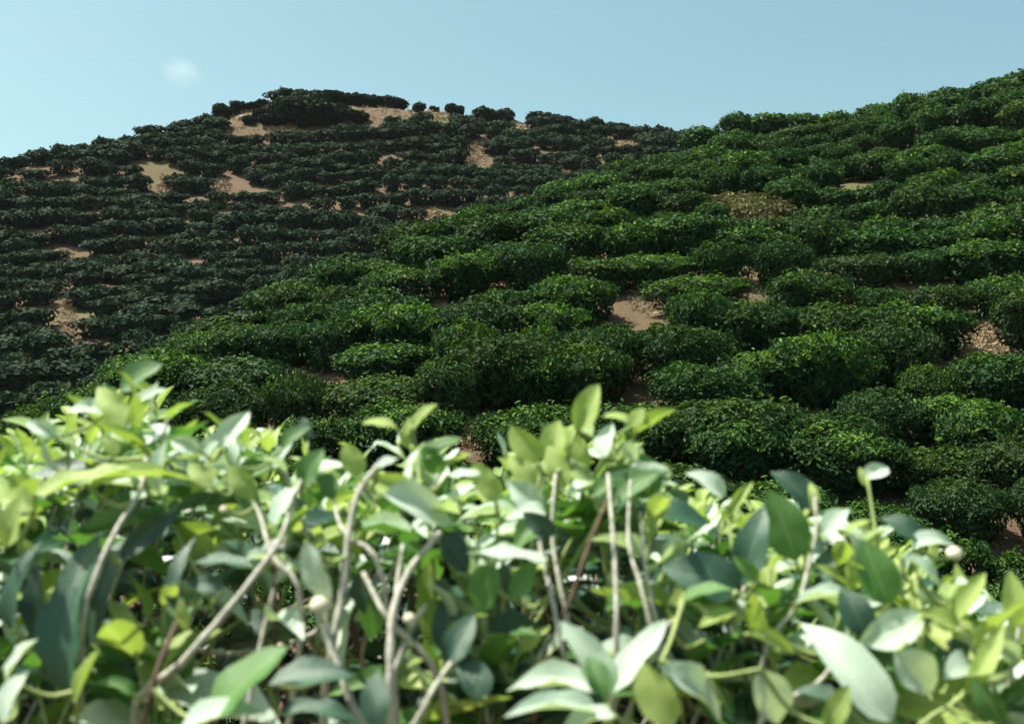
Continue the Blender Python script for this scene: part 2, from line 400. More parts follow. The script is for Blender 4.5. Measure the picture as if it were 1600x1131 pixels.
while s < 60:                                                    # rows of the near slope, along its contours
    x = -26.0 + R.uniform(0, 1)
    while x < 48:
        ph = 0.30 * math.sin(x * 0.30 + row * 1.1) + 0.12 * math.sin(x * 1.1 + row * 2.9) + R.uniform(-.17, .17)
        y = s - 0.10 * x + 0.020 * max(0, -x - 2) ** 2 + ph
        w = R.uniform(0.62, 1.06)
        if y > 4.6 and abs(x) < 0.62 * y + 3 and y < 62 and is_near(x, y) and R.random() > 0.02:
            add(x, y, 'near', w * R.uniform(.95, 1.15), w * R.uniform(.85, 1.05), R.uniform(0.60, 0.96))
        x += (1.12 if R.random() > .07 else 1.6) * (0.62 + 0.42 * w)
    s += 1.22 + 0.014 * (s - 8) if s > 8 else 1.3
    row += 1
s = 26.0
while s < 108:                                                   # rows of the hill across the valley
    x = -62.0 + R.uniform(0, 1.5)
    while x < 46:
        ph = 0.7 * math.sin(x * 0.21 + row * 1.3) + R.uniform(-.38, .38)
        y = s + ph + 0.05 * x
        w = R.uniform(1.0, 1.5)
        if y > 20 and abs(x) < 0.62 * y + 3 and not is_near(x, y) and R.random() > 0.03:
            add(x, y, 'far', w * R.uniform(.65, 1.1), w * R.uniform(.65, .9), R.uniform(0.7, 1.15))
        x += (1.15 if R.random() > .08 else 1.8) * (0.6 + 0.5 * w)
    s += 2.0; row += 1

def uncovered(px, py):
    for c in cand:
        kc = 1 if c['side'] == 'near' else 0.9; ry = 0.52 * kc * c['s'][2] * F / c['y']; rx = 0.70 * kc * c['s'][0] * F / c['y']
        if abs(px - c['px']) < rx and abs(py - c['py']) < ry: return False
    return True
for py in range(760, 120, -11):                                  # no bare ground but the gaps one sees
    for px in range(-40, 1650, 17):
        qx, qy = px + R.uniform(-6, 6), py + R.uniform(-4, 4)
        if any(((qx - a) / (rx * 1.25)) ** 2 + ((qy - b) / (ry * 1.25)) ** 2 < 1 for a, b, rx, ry in GAPS): continue
        if not uncovered(qx, qy): continue
        p = cast(qx, qy)
        if p.y > 86 or p.y < 6: continue
        nr = bool(is_near(p.x, p.y)); w = R.uniform(.8, 1.15) * (1 if nr else 1.25)
        add(p.x, p.y - 0.1, 'near' if nr else 'far', w, w * .9, R.uniform(.75, 1.05))

def slope_rot(x, y, rz):
    e = 0.4; nx_ = -(float(ground(x + e, y)) - float(ground(x - e, y))) / (2 * e); ny_ = -(float(ground(x, y + e)) - float(ground(x, y - e))) / (2 * e)
    n = Vector((nx_ * 0.35, ny_ * 0.35, 1)).normalized()          # crowns are clipped a little towards the slope
    return (Vector((0, 0, 1)).rotation_difference(n).to_matrix() @ Matrix.Rotation(rz, 3, 'Z'))

vis = sorted([c for c in cand if c['vis']], key=lambda c: c['y'])
single = vis[:290]; rest = vis[290:] + [c for c in cand if not c['vis'] and (c['y'] < 40 or visible(c['x'], c['y'], c['z'] + 3.0))]
print('bushes: visible', len(vis), 'near', sum(c['side'] == 'near' for c in vis), 'rest', len(rest))

DRYSPOT = [(1165, 330), (1370, 500), (1200, 660), (1040, 690)]
FLUSHSPOT = [(1060, 395), (1510, 425), (1400, 410), (735, 415), (1430, 262), (1080, 610), (915, 440), (1370, 545), (1480, 600), (1440, 680), (1590, 215)]
MARKS = {True: [(1020, 462, 'the large reddish soil gap'), (1540, 530, 'the straw-covered bare gap'), (748, 668, 'the soil gap behind foreground shoots'),
                (990, 562, 'the small pale mid-slope gap'), (688, 462, 'the soil gap nearest the brow'), (500, 553, 'the tiny low gap by the brow'),
                (1170, 325, 'the high withered bush'), (1195, 655, 'the small brown low gap'), (1480, 740, 'the lone thin foreground shoot'), (1400, 260, 'the bright bushes below the crest')],
         False: [(108, 505, 'the pale soil strip on far hill'), (100, 398, 'the rounded soil patch on far hill'), (345, 283, 'the brown patch on the far hill'),
                 (680, 330, 'the small gap at the valley head'), (742, 242, 'the steep pale gully on far hill')]}
for c in single:
    near = c['side'] == 'near'
    fl = any(abs(c['px'] - a) < 34 and abs(c['ptop'] + 8 - b) < 22 for a, b in FLUSHSPOT) or (near and R.random() < 0.20)
    dry = any(abs(c['px'] - a) < 24 and abs(c['py'] - b) < 15 for a, b in DRYSPOT)
    if dry: pool = DRY
    elif not near: pool = FAR
    elif c['y'] < 20: pool = NEARF if fl else NEAR
    else: pool = MIDF if fl else MID
    sx, sy, sz = c['s']; gd = gap_dist(c['px'], c['py'])
    crest = near and c['ptop'] < 235
    lm, k = min(((math.hypot(c['px'] - a, (c['py'] - b) * 1.6), nm) for a, b, nm in MARKS[near]), key=lambda q: q[0])[1], 0
    a, b = next((a, b) for a, b, nm in MARKS[near] if nm == lm)
    dx, dy = c['px'] - a, (c['py'] - b) * 1.6
    rel = ('uphill of' if dy < 0 else 'downhill of') if abs(dy) > abs(dx) * .8 else ('valley side of' if (dx < 0) == near else 'hill side of')
    if abs(dx) < 95 and abs(dy) < 80 and near: rel = 'right beside'
    size = 'broad' if sx > 1.04 else 'small' if sx < 0.82 else 'middling'
    if dry: lab, grp = 'withered straw-coloured tea bush ' + rel + ' ' + lm, 'withered bushes on the near slope'
    elif not near: lab, grp = size + ' dark tea bush ' + rel + ' ' + lm, 'tea bushes low on the far hill'
    elif fl: lab, grp = size + ' bright-topped tea bush ' + rel + ' ' + lm, 'bright-topped bushes of the near slope'
    elif crest: lab, grp = size + ' dark tea bush on the skyline crest of the near slope', 'bushes along the crest of the near slope'
    elif not is_near(c['x'] - 2.2, c['y'] + 2.0): lab, grp = size + ' green tea bush on the near slope brow against the far hill', 'bushes along the brow of the near slope'
    else: lab, grp = size + ' dark green tea bush ' + rel + ' ' + lm, 'tea bushes in the rows of the near slope'
    o = link('tea_bush', None, loc=(c['x'], c['y'], c['z']), label=lab, cat='bush', group=grp)
    o.empty_display_size = 0.2
    rot = slope_rot(c['x'], c['y'], R.uniform(-.25, .25) + (math.pi if R.random() < .5 else 0))
    o.matrix_basis = Matrix.Translation((c['x'], c['y'], c['z'])) @ rot.to_4x4() @ Matrix.Diagonal((sx, sy, sz, 1))
    link('crown', R.choice(pool), o); link('trunk', R.choice(TR), o)

# the smaller, farther ones: one mass
AV, AF, Av, Af, Ab = [], [], [], [], []; base = 0
protoF = [leaf_cloud(760, 0.18, 50 + i, flush=f, diamond=True) for i, f in enumerate((0.3, 0.45, 0.6, 0.35, 0.85))]
protoM = [leaf_cloud(1700, 0.115, 80 + i, flush=f, diamond=True) for i, f in enumerate((0.35, 0.45, 0.6, 0.35, 0.9))]
protoN = [leaf_cloud(3600, 0.085, 70 + i, flush=f, diamond=True) for i, f in enumerate((0.3, 0.2, 0.45, 0.1, 0.75))]
def bake(cs, name, mat, label):
    global_base = 0; V_, F_, v_, f_, b_ = [], [], [], [], []
    for c in cs:
        V, Fc, v, f = (protoN if c['y'] < 12 else protoM if c['side'] == 'near' and c['vis'] else protoF)[R.choice((0, 0, 1, 1, 2, 3, 3, 4) if R.random() < .5 else (0, 1, 3))]
        m = np.array(slope_rot(c['x'], c['y'], R.choice((0, math.pi)) + R.uniform(-.3, .3))) * np.array(c['s'])[None, :]
        V_.append(V @ m.T + np.array([c['x'], c['y'], c['z']])); F_.append(Fc + global_base); global_base += len(V)
        v_.append(v); f_.append(f); b_.append(np.full(len(v), R.random()))
    me = mesh_np(name, np.concatenate(V_), np.concatenate(F_), mat, False, {'v': np.concatenate(v_), 'f': np.concatenate(f_), 'b': np.concatenate(b_)})
    return link(name, me, kind='stuff', label=label, cat='bushes')
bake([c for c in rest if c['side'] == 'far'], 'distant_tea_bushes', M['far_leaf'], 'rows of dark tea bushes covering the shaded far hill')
rn = [c for c in rest if c['side'] == 'near']
if rn: bake(rn, 'outer_tea_bushes', M['near_leaf'], 'further green tea bushes around the edges of the near slope')

# ------------------------------------------------------------------ summit of the far hill: shrubs, hedge bushes, boulders
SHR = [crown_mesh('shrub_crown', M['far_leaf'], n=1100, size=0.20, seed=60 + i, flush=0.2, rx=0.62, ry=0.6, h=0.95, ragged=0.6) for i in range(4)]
STK = [trunk_mesh(40 + i, 0.6, 4, 0.25) for i in range(2)]
def shrub(px, py, wpx, hpx, label, group, name='shrub', lift=0.0, D=None):
    """py is the foot of the shrub"""
    p = cast(px, py) if D is None else P(px, py, D)
    if p.y > 105: p = P(px, py, 83)
    p.z = float(ground(p.x, p.y)) + lift
    k = p.y / F
    o = link(name, None, label=label, cat='shrub', group=group)
    o.matrix_basis = Matrix.Translation(p) @ Matrix.Rotation(R.uniform(0, 6), 4, 'Z') @ Matrix.Diagonal((wpx * k / 1.05, wpx * k / 1.05, hpx * k * 1.12, 1))
    link('crown', R.choice(SHR), o); link('trunk', R.choice(STK), o); return o
for px, wpx, hpx in ((447, 24, 19), (468, 16, 18)):
    shrub(px, 150, wpx, hpx, 'small round shrub standing out on the summit skyline of far hill', 'round shrubs on the summit', D=82)
for px, py, wpx, hpx in ((345, 186, 26, 26), (372, 176, 20, 18), (318, 193, 20, 14), (395, 165, 16, 10), (410, 160, 18, 12), (362, 190, 22, 12), (385, 184, 16, 10), (330, 196, 22, 12)):
    shrub(px, py, wpx, hpx, 'dark shrub on the stony shoulder left of the far summit', 'shrubs on the stony shoulder', D=79)
for px, py, wpx, hpx in ((704, 174, 14, 16), (718, 174, 14, 15), (655, 168, 18, 14), (678, 170, 14, 12)):
    shrub(px, py, wpx, hpx, 'small upright shrub on the pale far ridge right of hedge', 'upright shrubs on the ridge', D=83)
for i in range(11):
    px = 486 + i * 13.5
    shrub(px, 150 + max(0, i - 3) * 0.9, 24, 17 - 0.2 * i, 'dark bush in the clipped hedge along the far summit', 'hedge bushes along the summit', 'hedge_bush', D=83)
for i in range(9):
    px = 838 + i * 14.5
    shrub(px, 192 + i * 1.9, 26, 19 - 0.6 * i, 'dark bush in the stepped hedge on the far saddle skyline', 'hedge bushes on the saddle', 'hedge_bush', D=81)
for px, py, wpx, hpx in ((440, 192, 34, 30), (458, 196, 44, 34), (484, 192, 38, 34), (500, 196, 46, 30), (523, 192, 36, 24), (541, 195, 40, 18), (425, 199, 30, 16), (560, 190, 28, 12), (408, 190, 22, 16), (390, 196, 18, 12)):
    shrub(px, py, wpx, hpx, 'large dark shrub in the thicket below the far summit', 'thicket below the summit', 'large_shrub')

def boulder_mesh(seed):
    g = np.random.default_rng(seed); n, m_ = 9, 6; V = []; Fc = []
    for j in range(m_ + 1):
        for i in range(n):
            a, b = 2 * math.pi * i / n, math.pi * (j / m_ - 0.5)
            r = 1 + g.uniform(-.22, .16)
            V.append((r * math.cos(a) * math.cos(b), r * math.sin(a) * math.cos(b) * .8, 0.7 * r * math.sin(b)))
    for j in range(m_):
        for i in range(n):
            Fc.append((j * n + i, j * n + (i + 1) % n, (j + 1) * n + (i + 1) % n, (j + 1) * n + i))
    return mesh_py('boulder', V, Fc, M['rock'], False)
BO = [boulder_mesh(i) for i in range(4)]
for px, py, w_ in ((362, 178, 12), (385, 172, 15), (402, 160, 14), (398, 178, 10), (415, 170, 13), (378, 186, 10), (352, 190, 9), (425, 158, 10), (640, 166, 8), (668, 168, 10), (690, 172, 9)):
    p = cast(px, py)
    if p.y > 100: p = P(px, py, 81); p.z = float(ground(p.x, p.y))
    r_ = w_ * p.y / F * 0.7
    stony = px < 500
    o = link('boulder', R.choice(BO), label='pinkish grey boulder on the stony shoulder of far hill' if stony else 'pale boulder on the bare ridge below the far hedge', cat='boulder',
             group='boulders on the shoulder' if stony else 'boulders on the ridge')
    o.matrix_basis = Matrix.Translation(p + Vector((0, 0, r_ * .15))) @ Matrix.Rotation(R.uniform(0, 6), 4, 'Z') @ Matrix.Scale(r_, 4)

# dry grass and litter on the bare gaps
V_, F_ = [], []
for (gpx, gpy, rx, ry) in GAPS:
    for i in range(420 if gpy > 400 else 200):
        a = R.uniform(0, 6.28); q = math.sqrt(R.random())
        p = cast(gpx + rx * 0.9 * q * math.cos(a), gpy + ry * 0.9 * q * math.sin(a) + 8)
        if p.y > 100: continue
        k = max(1.0, p.y / 22)
        for j in range(3):
            d = Vector((R.gauss(0, .7), R.gauss(0, .7), R.uniform(.15, 1.0))).normalized(); L = R.uniform(.03, .15) * k
            sd = d.cross(Vector((R.gauss(0, 1), R.gauss(0, 1), R.gauss(0, 1)))).normalized() * 0.007 * k
            b = len(V_); o_ = p + Vector((R.gauss(0, .04), R.gauss(0, .04), -0.01))
            V_ += [o_ - sd, o_ + sd, o_ + d * L * .6 + sd * .8, o_ + d * L + Vector((0, 0, -0.25 * L))]; F_.append((b, b + 1, b + 2, b + 3))
link('dry_grass', mesh_py('dry_grass', V_, F_, M['dry_grass'], False), kind='stuff', label='dry straw-coloured grass on the bare soil gaps', cat='grass')

# ------------------------------------------------------------------ the tea bushes in front
def leaf_mesh(seed, mat):
    g = random.Random(seed); nS, V, Fc, UV = 7, [], [], []
    wid = g.uniform(0.33, 0.43); bend = g.uniform(0.15, 1.0); fold = g.uniform(0.2, 0.9); wave = g.uniform(0.02, 0.055); side = g.uniform(-.16, .16); tw = g.uniform(-.8, .8)
    cols = (-1, -0.52, 0, 0.52, 1)
    for i in range(nS + 1):
        t = i / nS
        w = wid * 0.5 * (t ** 0.62 * (1 - t) ** 0.80) / 0.379
        if i == nS: w = 0.008
        if i == 0: w = 0.02
        ang = bend * t; y = t * (1 - 0.12 * bend * t); z = -bend * 0.42 * t * t
        a2 = tw * t
        for cidx, c in enumerate(cols):
            xx = c * w; zz = fold * abs(c) ** 1.2 * w + wave * math.sin(t * 11 + c * 2 + seed) * abs(c) * (w / (wid * .5))
            X = xx * math.cos(a2) - zz * math.sin(a2); Z = xx * math.sin(a2) + zz * math.cos(a2)
            V.append((X + side * t * t, y - 0.03 * abs(c) * w, z + Z)); UV.append((0.5 + 0.5 * c, t))
    k = len(cols)
    for i in range(nS):
        for j in range(k - 1):
            a = i * k + j
            Fc.append((a, a + 1, a + k + 1, a + k))
    me = mesh_py('leaf', V, Fc, mat, True)
    uvl = me.uv_layers.new(name='UVMap')
    for lp in me.loops: uvl.data[lp.index].uv = UV[lp.vertex_index]
    return me, np.array(V), np.array(Fc), np.array(UV)
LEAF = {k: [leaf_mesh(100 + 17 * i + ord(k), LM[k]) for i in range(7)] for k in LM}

def leaf_matrix(b, d, n, L, wscale=1.0):
    d = d.normalized(); n = (n - d * n.dot(d))
    if n.length < 1e-3: n = d.orthogonal()
    n.normalize(); x = d.cross(n)
    m = Matrix(((x.x * L * wscale, d.x * L, n.x * L, b.x), (x.y * L * wscale, d.y * L, n.y * L, b.y), (x.z * L * wscale, d.z * L, n.z * L, b.z), (0, 0, 0, 1)))
    return m

PROF_X = [-300, 0, 60, 150, 230, 300, 370, 450, 500, 560, 600, 660, 720, 760, 800, 900, 1000, 1040, 1100, 1200, 1260, 1330, 1400, 1480, 1550, 1600, 1900]
PROF_Y = [700, 690, 645, 605, 580, 650, 640, 670, 690, 705, 665, 660, 750, 745, 670, 640, 655, 735, 750, 765, 755, 815, 805, 850, 930, 945, 985]
def prof(px): return float(np.interp(px, PROF_X, PROF_Y))

FB = []                                                          # the three bushes: px range, label
for (x0, x1, cx, lab) in ((-400, 470, 150, 'tea bush with glare-pale leaves, diagonal grey stem and tall bluish leaves, in front'),
                          (470, 1050, 745, 'tea bush with yellow-green top shoots over upright forked grey stems, in front'),
                          (1050, 2000, 1330, 'low tea bush with broad glossy leaves and one lone thin upright shoot')):
    bx = (cx - 800) / F * 1.25; by = 1.46
    gz = float(ground(bx, by))
    o = link('tea_bush', None, loc=(bx, by, gz), label=lab, cat='bush', group='tea bushes in the foreground')
    FB.append(dict(x0=x0, x1=x1, root=o, loc=Vector((bx, by, gz)), leaves=[], stems=[]))
def bush_at(px): return next(b for b in FB if b['x0'] <= px < b['x1'])

def add_stem(b, pts, r0, r1, mat, to_ground=True):
    """a stem from the bush's stool up through pts (world); returns its object, which carries leaves"""
    pts = [Vector(p) for p in pts]
    if to_ground:
        st = b['loc'] + Vector((R.uniform(-.04, .04), R.uniform(-.04, .04), -0.03)); f = pts[0]
        if len(pts) > 2: f = pts[0] - (pts[1] - pts[0])  .normalized() * 0.09 + Vector((0, .05, 0)); pts = [f] + pts
        low = [st, st.lerp(f, .35) + Vector((0, 0, 0.06)), st.lerp(f, .72) + Vector(((f.x - st.x) * .1, (f.y - st.y) * .1, 0))]
        pts = low + pts
    sm = catmull(pts, 4)
    V, Fc = tube([p - b['loc'] for p in sm], r0, r1, 6, 0.09)
    o = link('stem', mesh_py('stem', V, Fc, mat), b['root'])
    b['stems'].append((o, [Vector(p) for p in sm])); return o
def add_leaf(b, stem, base, d, n, L, kind, pri, ws=1.0):
    b['leaves'].append((pri, stem, leaf_matrix(base - b['loc'], d, n, L, ws), kind, R.randrange(7)))

# stems one can pick out: pixel polylines (px, py, depth), radii in pixels, material
HS = [
 ([(285, 1035, 1.02), (350, 960, 1.03), (405, 890, 1.05), (438, 842, 1.07), (456, 790, 1.10), (470, 750, 1.12)], 11, 5, 'pale_stem'),
 ([(425, 868, 1.06), (408, 810, 1.10), (392, 775, 1.13)], 8, 4, 'pale_stem'),
 ([(152, 895, 1.05), (185, 822, 1.08), (218, 770, 1.11), (228, 715, 1.15)], 9, 5, 'pale_stem'),
 ([(562, 1125, 0.98), (528, 1040, 1.0), (505, 968, 1.02), (498, 930, 1.04)], 12, 8, 'pale_stem'),
 ([(520, 1010, 1.02), (537, 915, 1.04), (545, 830, 1.06), (560, 770, 1.08), (592, 725, 1.10)], 11, 7, 'pale_stem'),
 ([(545, 840, 1.07), (528, 810, 1.1), (520, 770, 1.13)], 7, 4, 'pale_stem'),
 ([(610, 1110, 0.99), (610, 1020, 1.0), (614, 955, 1.02), (640, 890, 1.05), (688, 832, 1.09)], 13, 8, 'pale_stem'),
 ([(610, 972, 1.02), (588, 935, 1.03), (568, 895, 1.05)], 9, 6, 'pale_stem'),
 ([(618, 950, 1.04), (622, 900, 1.06), (630, 850, 1.08)], 8, 5, 'pale_stem'),
 ([(618, 1045, 1.01), (640, 985, 1.03), (665, 945, 1.05)], 9, 5, 'pale_stem'),
 ([(652, 1125, 0.97), (675, 1080, 0.98), (705, 1035, 1.0)], 9, 6, 'pale_stem'),
 ([(875, 1000, 1.04), (862, 930, 1.06), (845, 860, 1.09), (840, 800, 1.12)], 7, 5, 'pale_stem'),
 ([(885, 965, 1.07), (872, 900, 1.09), (862, 830, 1.12), (868, 740, 1.17)], 7, 4, 'pale_stem'),
 ([(963, 980, 1.05), (962, 910, 1.07), (958, 840, 1.10), (950, 740, 1.16)], 8, 5, 'pale_stem'),
 ([(1015, 970, 1.06), (998, 905, 1.08), (982, 845, 1.11), (985, 740, 1.17)], 7, 4, 'pale_stem'),
 ([(1022, 955, 1.1), (1008, 880, 1.12), (1000, 800, 1.15)], 6, 4, 'pale_stem'),
 ([(888, 945, 1.05), (915, 865, 1.07), (947, 785, 1.10)], 4, 4, 'brown_stem'),
 ([(238, 1075, 1.0), (262, 1005, 1.02), (292, 940, 1.06)], 9, 6, 'brown_stem'),
 ([(430, 1005, 1.1), (428, 940, 1.1), (428, 870, 1.1)], 5, 4, 'brown_stem'),
 ([(948, 1135, 0.94), (950, 1105, 0.94), (948, 1085, 0.95)], 8, 7, 'green_stem'),
 ([(1385, 940, 1.18), (1376, 880, 1.2), (1366, 815, 1.22), (1355, 745, 1.24)], 5, 4, 'green_stem'),
 ([(1245, 945, 1.1), (1262, 890, 1.12), (1275, 830, 1.14), (1273, 775, 1.16)], 6, 4, 'pale_stem'),
 ([(1275, 1070, 1.04), (1305, 1030, 1.06), (1322, 1005, 1.08)], 7, 5, 'pale_stem'),
 ([(1440, 1000, 1.1), (1438, 950, 1.12), (1430, 905, 1.14)], 8, 6, 'green_stem'),
 ([(1150, 960, 1.12), (1145, 860, 1.15), (1135, 790, 1.18)], 6, 4, 'green_stem'),
 ([(660, 790, 1.13), (655, 745, 1.16), (652, 700, 1.18)], 6, 4, 'green_stem'),
 ([(120, 1110, 1.0), (128, 1060, 1.0), (135, 1030, 1.0)], 7, 4, 'green_stem'),
 ([(1500, 1090, 1.02), (1520, 1050, 1.04), (1545, 1010, 1.06)], 7, 5, 'green_stem'),
 ([(775, 860, 1.16), (778, 800, 1.18), (772, 770, 1.2)], 5, 4, 'green_stem'),
]
for pl, a, c_, mt in HS:
    b = bush_at(pl[-1][0]); D = pl[0][2]
    add_stem(b, [P(*q) for q in pl], a * 0.76 * D / F, c_ * 0.62 * D / F, M[mt])

# leaves one can pick out: base px,py -> tip px,py, width px, depth, kind, facing (c camera, u up, s sunward, b both up and camera)
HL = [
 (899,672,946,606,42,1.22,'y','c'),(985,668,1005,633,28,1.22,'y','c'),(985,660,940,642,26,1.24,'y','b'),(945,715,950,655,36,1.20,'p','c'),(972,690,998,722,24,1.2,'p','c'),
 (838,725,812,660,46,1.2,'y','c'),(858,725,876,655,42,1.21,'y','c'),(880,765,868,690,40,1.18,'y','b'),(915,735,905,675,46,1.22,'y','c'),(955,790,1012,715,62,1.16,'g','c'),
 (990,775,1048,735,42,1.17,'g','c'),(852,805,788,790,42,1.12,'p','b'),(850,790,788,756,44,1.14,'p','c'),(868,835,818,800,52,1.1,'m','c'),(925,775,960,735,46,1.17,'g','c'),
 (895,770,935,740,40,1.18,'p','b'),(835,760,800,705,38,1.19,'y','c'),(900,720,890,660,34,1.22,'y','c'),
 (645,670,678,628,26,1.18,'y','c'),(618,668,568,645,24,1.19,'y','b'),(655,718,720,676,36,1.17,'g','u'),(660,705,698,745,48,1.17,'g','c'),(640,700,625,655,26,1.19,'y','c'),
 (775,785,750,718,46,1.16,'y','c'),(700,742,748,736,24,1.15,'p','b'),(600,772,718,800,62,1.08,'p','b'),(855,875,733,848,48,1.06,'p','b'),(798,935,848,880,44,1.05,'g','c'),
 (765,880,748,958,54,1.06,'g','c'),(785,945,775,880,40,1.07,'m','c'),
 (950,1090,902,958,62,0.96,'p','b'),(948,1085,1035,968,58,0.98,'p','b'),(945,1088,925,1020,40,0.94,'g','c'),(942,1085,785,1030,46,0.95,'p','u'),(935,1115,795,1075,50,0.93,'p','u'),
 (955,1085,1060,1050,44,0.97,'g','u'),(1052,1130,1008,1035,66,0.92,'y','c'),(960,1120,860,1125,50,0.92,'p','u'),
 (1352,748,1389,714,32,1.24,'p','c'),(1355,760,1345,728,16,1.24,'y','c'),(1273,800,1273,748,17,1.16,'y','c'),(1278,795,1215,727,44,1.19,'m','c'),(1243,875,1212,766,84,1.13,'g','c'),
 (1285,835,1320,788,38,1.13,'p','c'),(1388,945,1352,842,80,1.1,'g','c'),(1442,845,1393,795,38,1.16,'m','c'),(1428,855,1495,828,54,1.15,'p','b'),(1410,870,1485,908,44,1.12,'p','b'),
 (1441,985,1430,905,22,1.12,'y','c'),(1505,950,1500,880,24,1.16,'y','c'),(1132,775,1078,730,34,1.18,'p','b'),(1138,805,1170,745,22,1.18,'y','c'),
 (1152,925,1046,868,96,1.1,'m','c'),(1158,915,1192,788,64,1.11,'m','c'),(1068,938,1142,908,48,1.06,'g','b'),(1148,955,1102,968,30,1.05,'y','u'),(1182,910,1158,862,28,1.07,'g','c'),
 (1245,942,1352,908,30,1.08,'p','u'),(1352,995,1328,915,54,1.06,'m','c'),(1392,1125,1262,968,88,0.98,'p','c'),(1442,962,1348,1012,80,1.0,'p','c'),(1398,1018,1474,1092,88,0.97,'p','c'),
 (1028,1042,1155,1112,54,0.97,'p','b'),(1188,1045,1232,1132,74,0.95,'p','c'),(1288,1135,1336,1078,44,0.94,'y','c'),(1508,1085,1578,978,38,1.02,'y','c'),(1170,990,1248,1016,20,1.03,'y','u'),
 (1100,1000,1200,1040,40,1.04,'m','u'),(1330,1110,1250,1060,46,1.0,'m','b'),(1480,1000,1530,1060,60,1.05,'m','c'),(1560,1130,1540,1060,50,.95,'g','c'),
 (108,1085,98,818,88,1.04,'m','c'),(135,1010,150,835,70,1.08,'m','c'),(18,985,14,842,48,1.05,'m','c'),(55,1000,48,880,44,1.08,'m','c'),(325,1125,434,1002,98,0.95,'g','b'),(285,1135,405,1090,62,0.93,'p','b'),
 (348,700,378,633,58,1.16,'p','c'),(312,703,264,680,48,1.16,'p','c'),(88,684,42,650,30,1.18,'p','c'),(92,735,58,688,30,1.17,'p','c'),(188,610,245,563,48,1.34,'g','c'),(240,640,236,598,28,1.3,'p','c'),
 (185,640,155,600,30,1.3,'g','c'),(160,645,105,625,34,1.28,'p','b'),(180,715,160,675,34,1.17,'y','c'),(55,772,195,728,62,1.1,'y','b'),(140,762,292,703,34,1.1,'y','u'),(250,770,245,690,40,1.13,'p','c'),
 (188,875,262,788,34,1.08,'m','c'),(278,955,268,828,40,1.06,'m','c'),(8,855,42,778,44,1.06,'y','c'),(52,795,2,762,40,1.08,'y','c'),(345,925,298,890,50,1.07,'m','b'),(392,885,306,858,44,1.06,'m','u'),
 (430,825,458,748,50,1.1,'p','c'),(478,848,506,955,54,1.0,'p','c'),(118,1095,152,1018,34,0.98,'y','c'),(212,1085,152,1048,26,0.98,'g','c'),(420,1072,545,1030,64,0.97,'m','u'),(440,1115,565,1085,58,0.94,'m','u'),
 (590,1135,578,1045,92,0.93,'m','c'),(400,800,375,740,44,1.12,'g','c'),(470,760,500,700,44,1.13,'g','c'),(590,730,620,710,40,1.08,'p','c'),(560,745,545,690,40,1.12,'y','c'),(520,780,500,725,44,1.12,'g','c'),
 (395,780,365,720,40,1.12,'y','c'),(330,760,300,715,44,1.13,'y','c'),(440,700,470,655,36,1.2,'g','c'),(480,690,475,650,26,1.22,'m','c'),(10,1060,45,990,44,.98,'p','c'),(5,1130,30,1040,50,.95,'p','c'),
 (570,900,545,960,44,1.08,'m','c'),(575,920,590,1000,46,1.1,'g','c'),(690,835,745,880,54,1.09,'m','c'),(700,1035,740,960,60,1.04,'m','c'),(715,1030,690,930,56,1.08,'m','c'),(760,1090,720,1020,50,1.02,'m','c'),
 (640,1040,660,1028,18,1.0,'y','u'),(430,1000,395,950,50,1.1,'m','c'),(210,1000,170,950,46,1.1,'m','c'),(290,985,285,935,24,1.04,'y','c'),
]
FACE = {'c': Vector((-.15, -1, .65)), 'u': Vector((0, -.45, 1)), 'b': Vector((-.2, -.6, 1)), 's': Vector((-.6, -.3, .8))}
for bx, by, tx, ty, wpx, D, kd, fc in HL:
    b = bush_at((bx + tx) / 2)
    tip_off = R.uniform(-.05, .05) * (0.5 if fc != 'u' else 1.4)
    p0 = P(bx, by, D); p1 = P(tx, ty, D + tip_off * .5)
    L = (p1 - p0).length; lpx = math.hypot(tx - bx, ty - by)
    # nearest stem of that bush carries it, through a thin twig when it is not adjacent
    best = min(((q - p0).length, k, q) for k, (o, pts) in enumerate(b['stems']) for q in pts[len(pts) // 3:])if b['stems'] else None
    so_, q = b['stems'][best[1]][0], best[2]
    if best[0] > 0.012:
        st = add_stem(b, [q, q.lerp(p0, .5) + Vector((0, .01, -.012)), p0], 0.0028, 0.0016, M['green_stem'], False)
    else: st = so_
    n = FACE[fc] + Vector(((-.3 if kd == 'p' else 0) + R.uniform(-.5, .5), R.uniform(-.1, .1), R.uniform(-.3, .4)))
    add_leaf(b, st, p0, p1 - p0, n, L * 1.04, kd, 0, min(1.5, max(0.7, (wpx / lpx) / 0.42)))

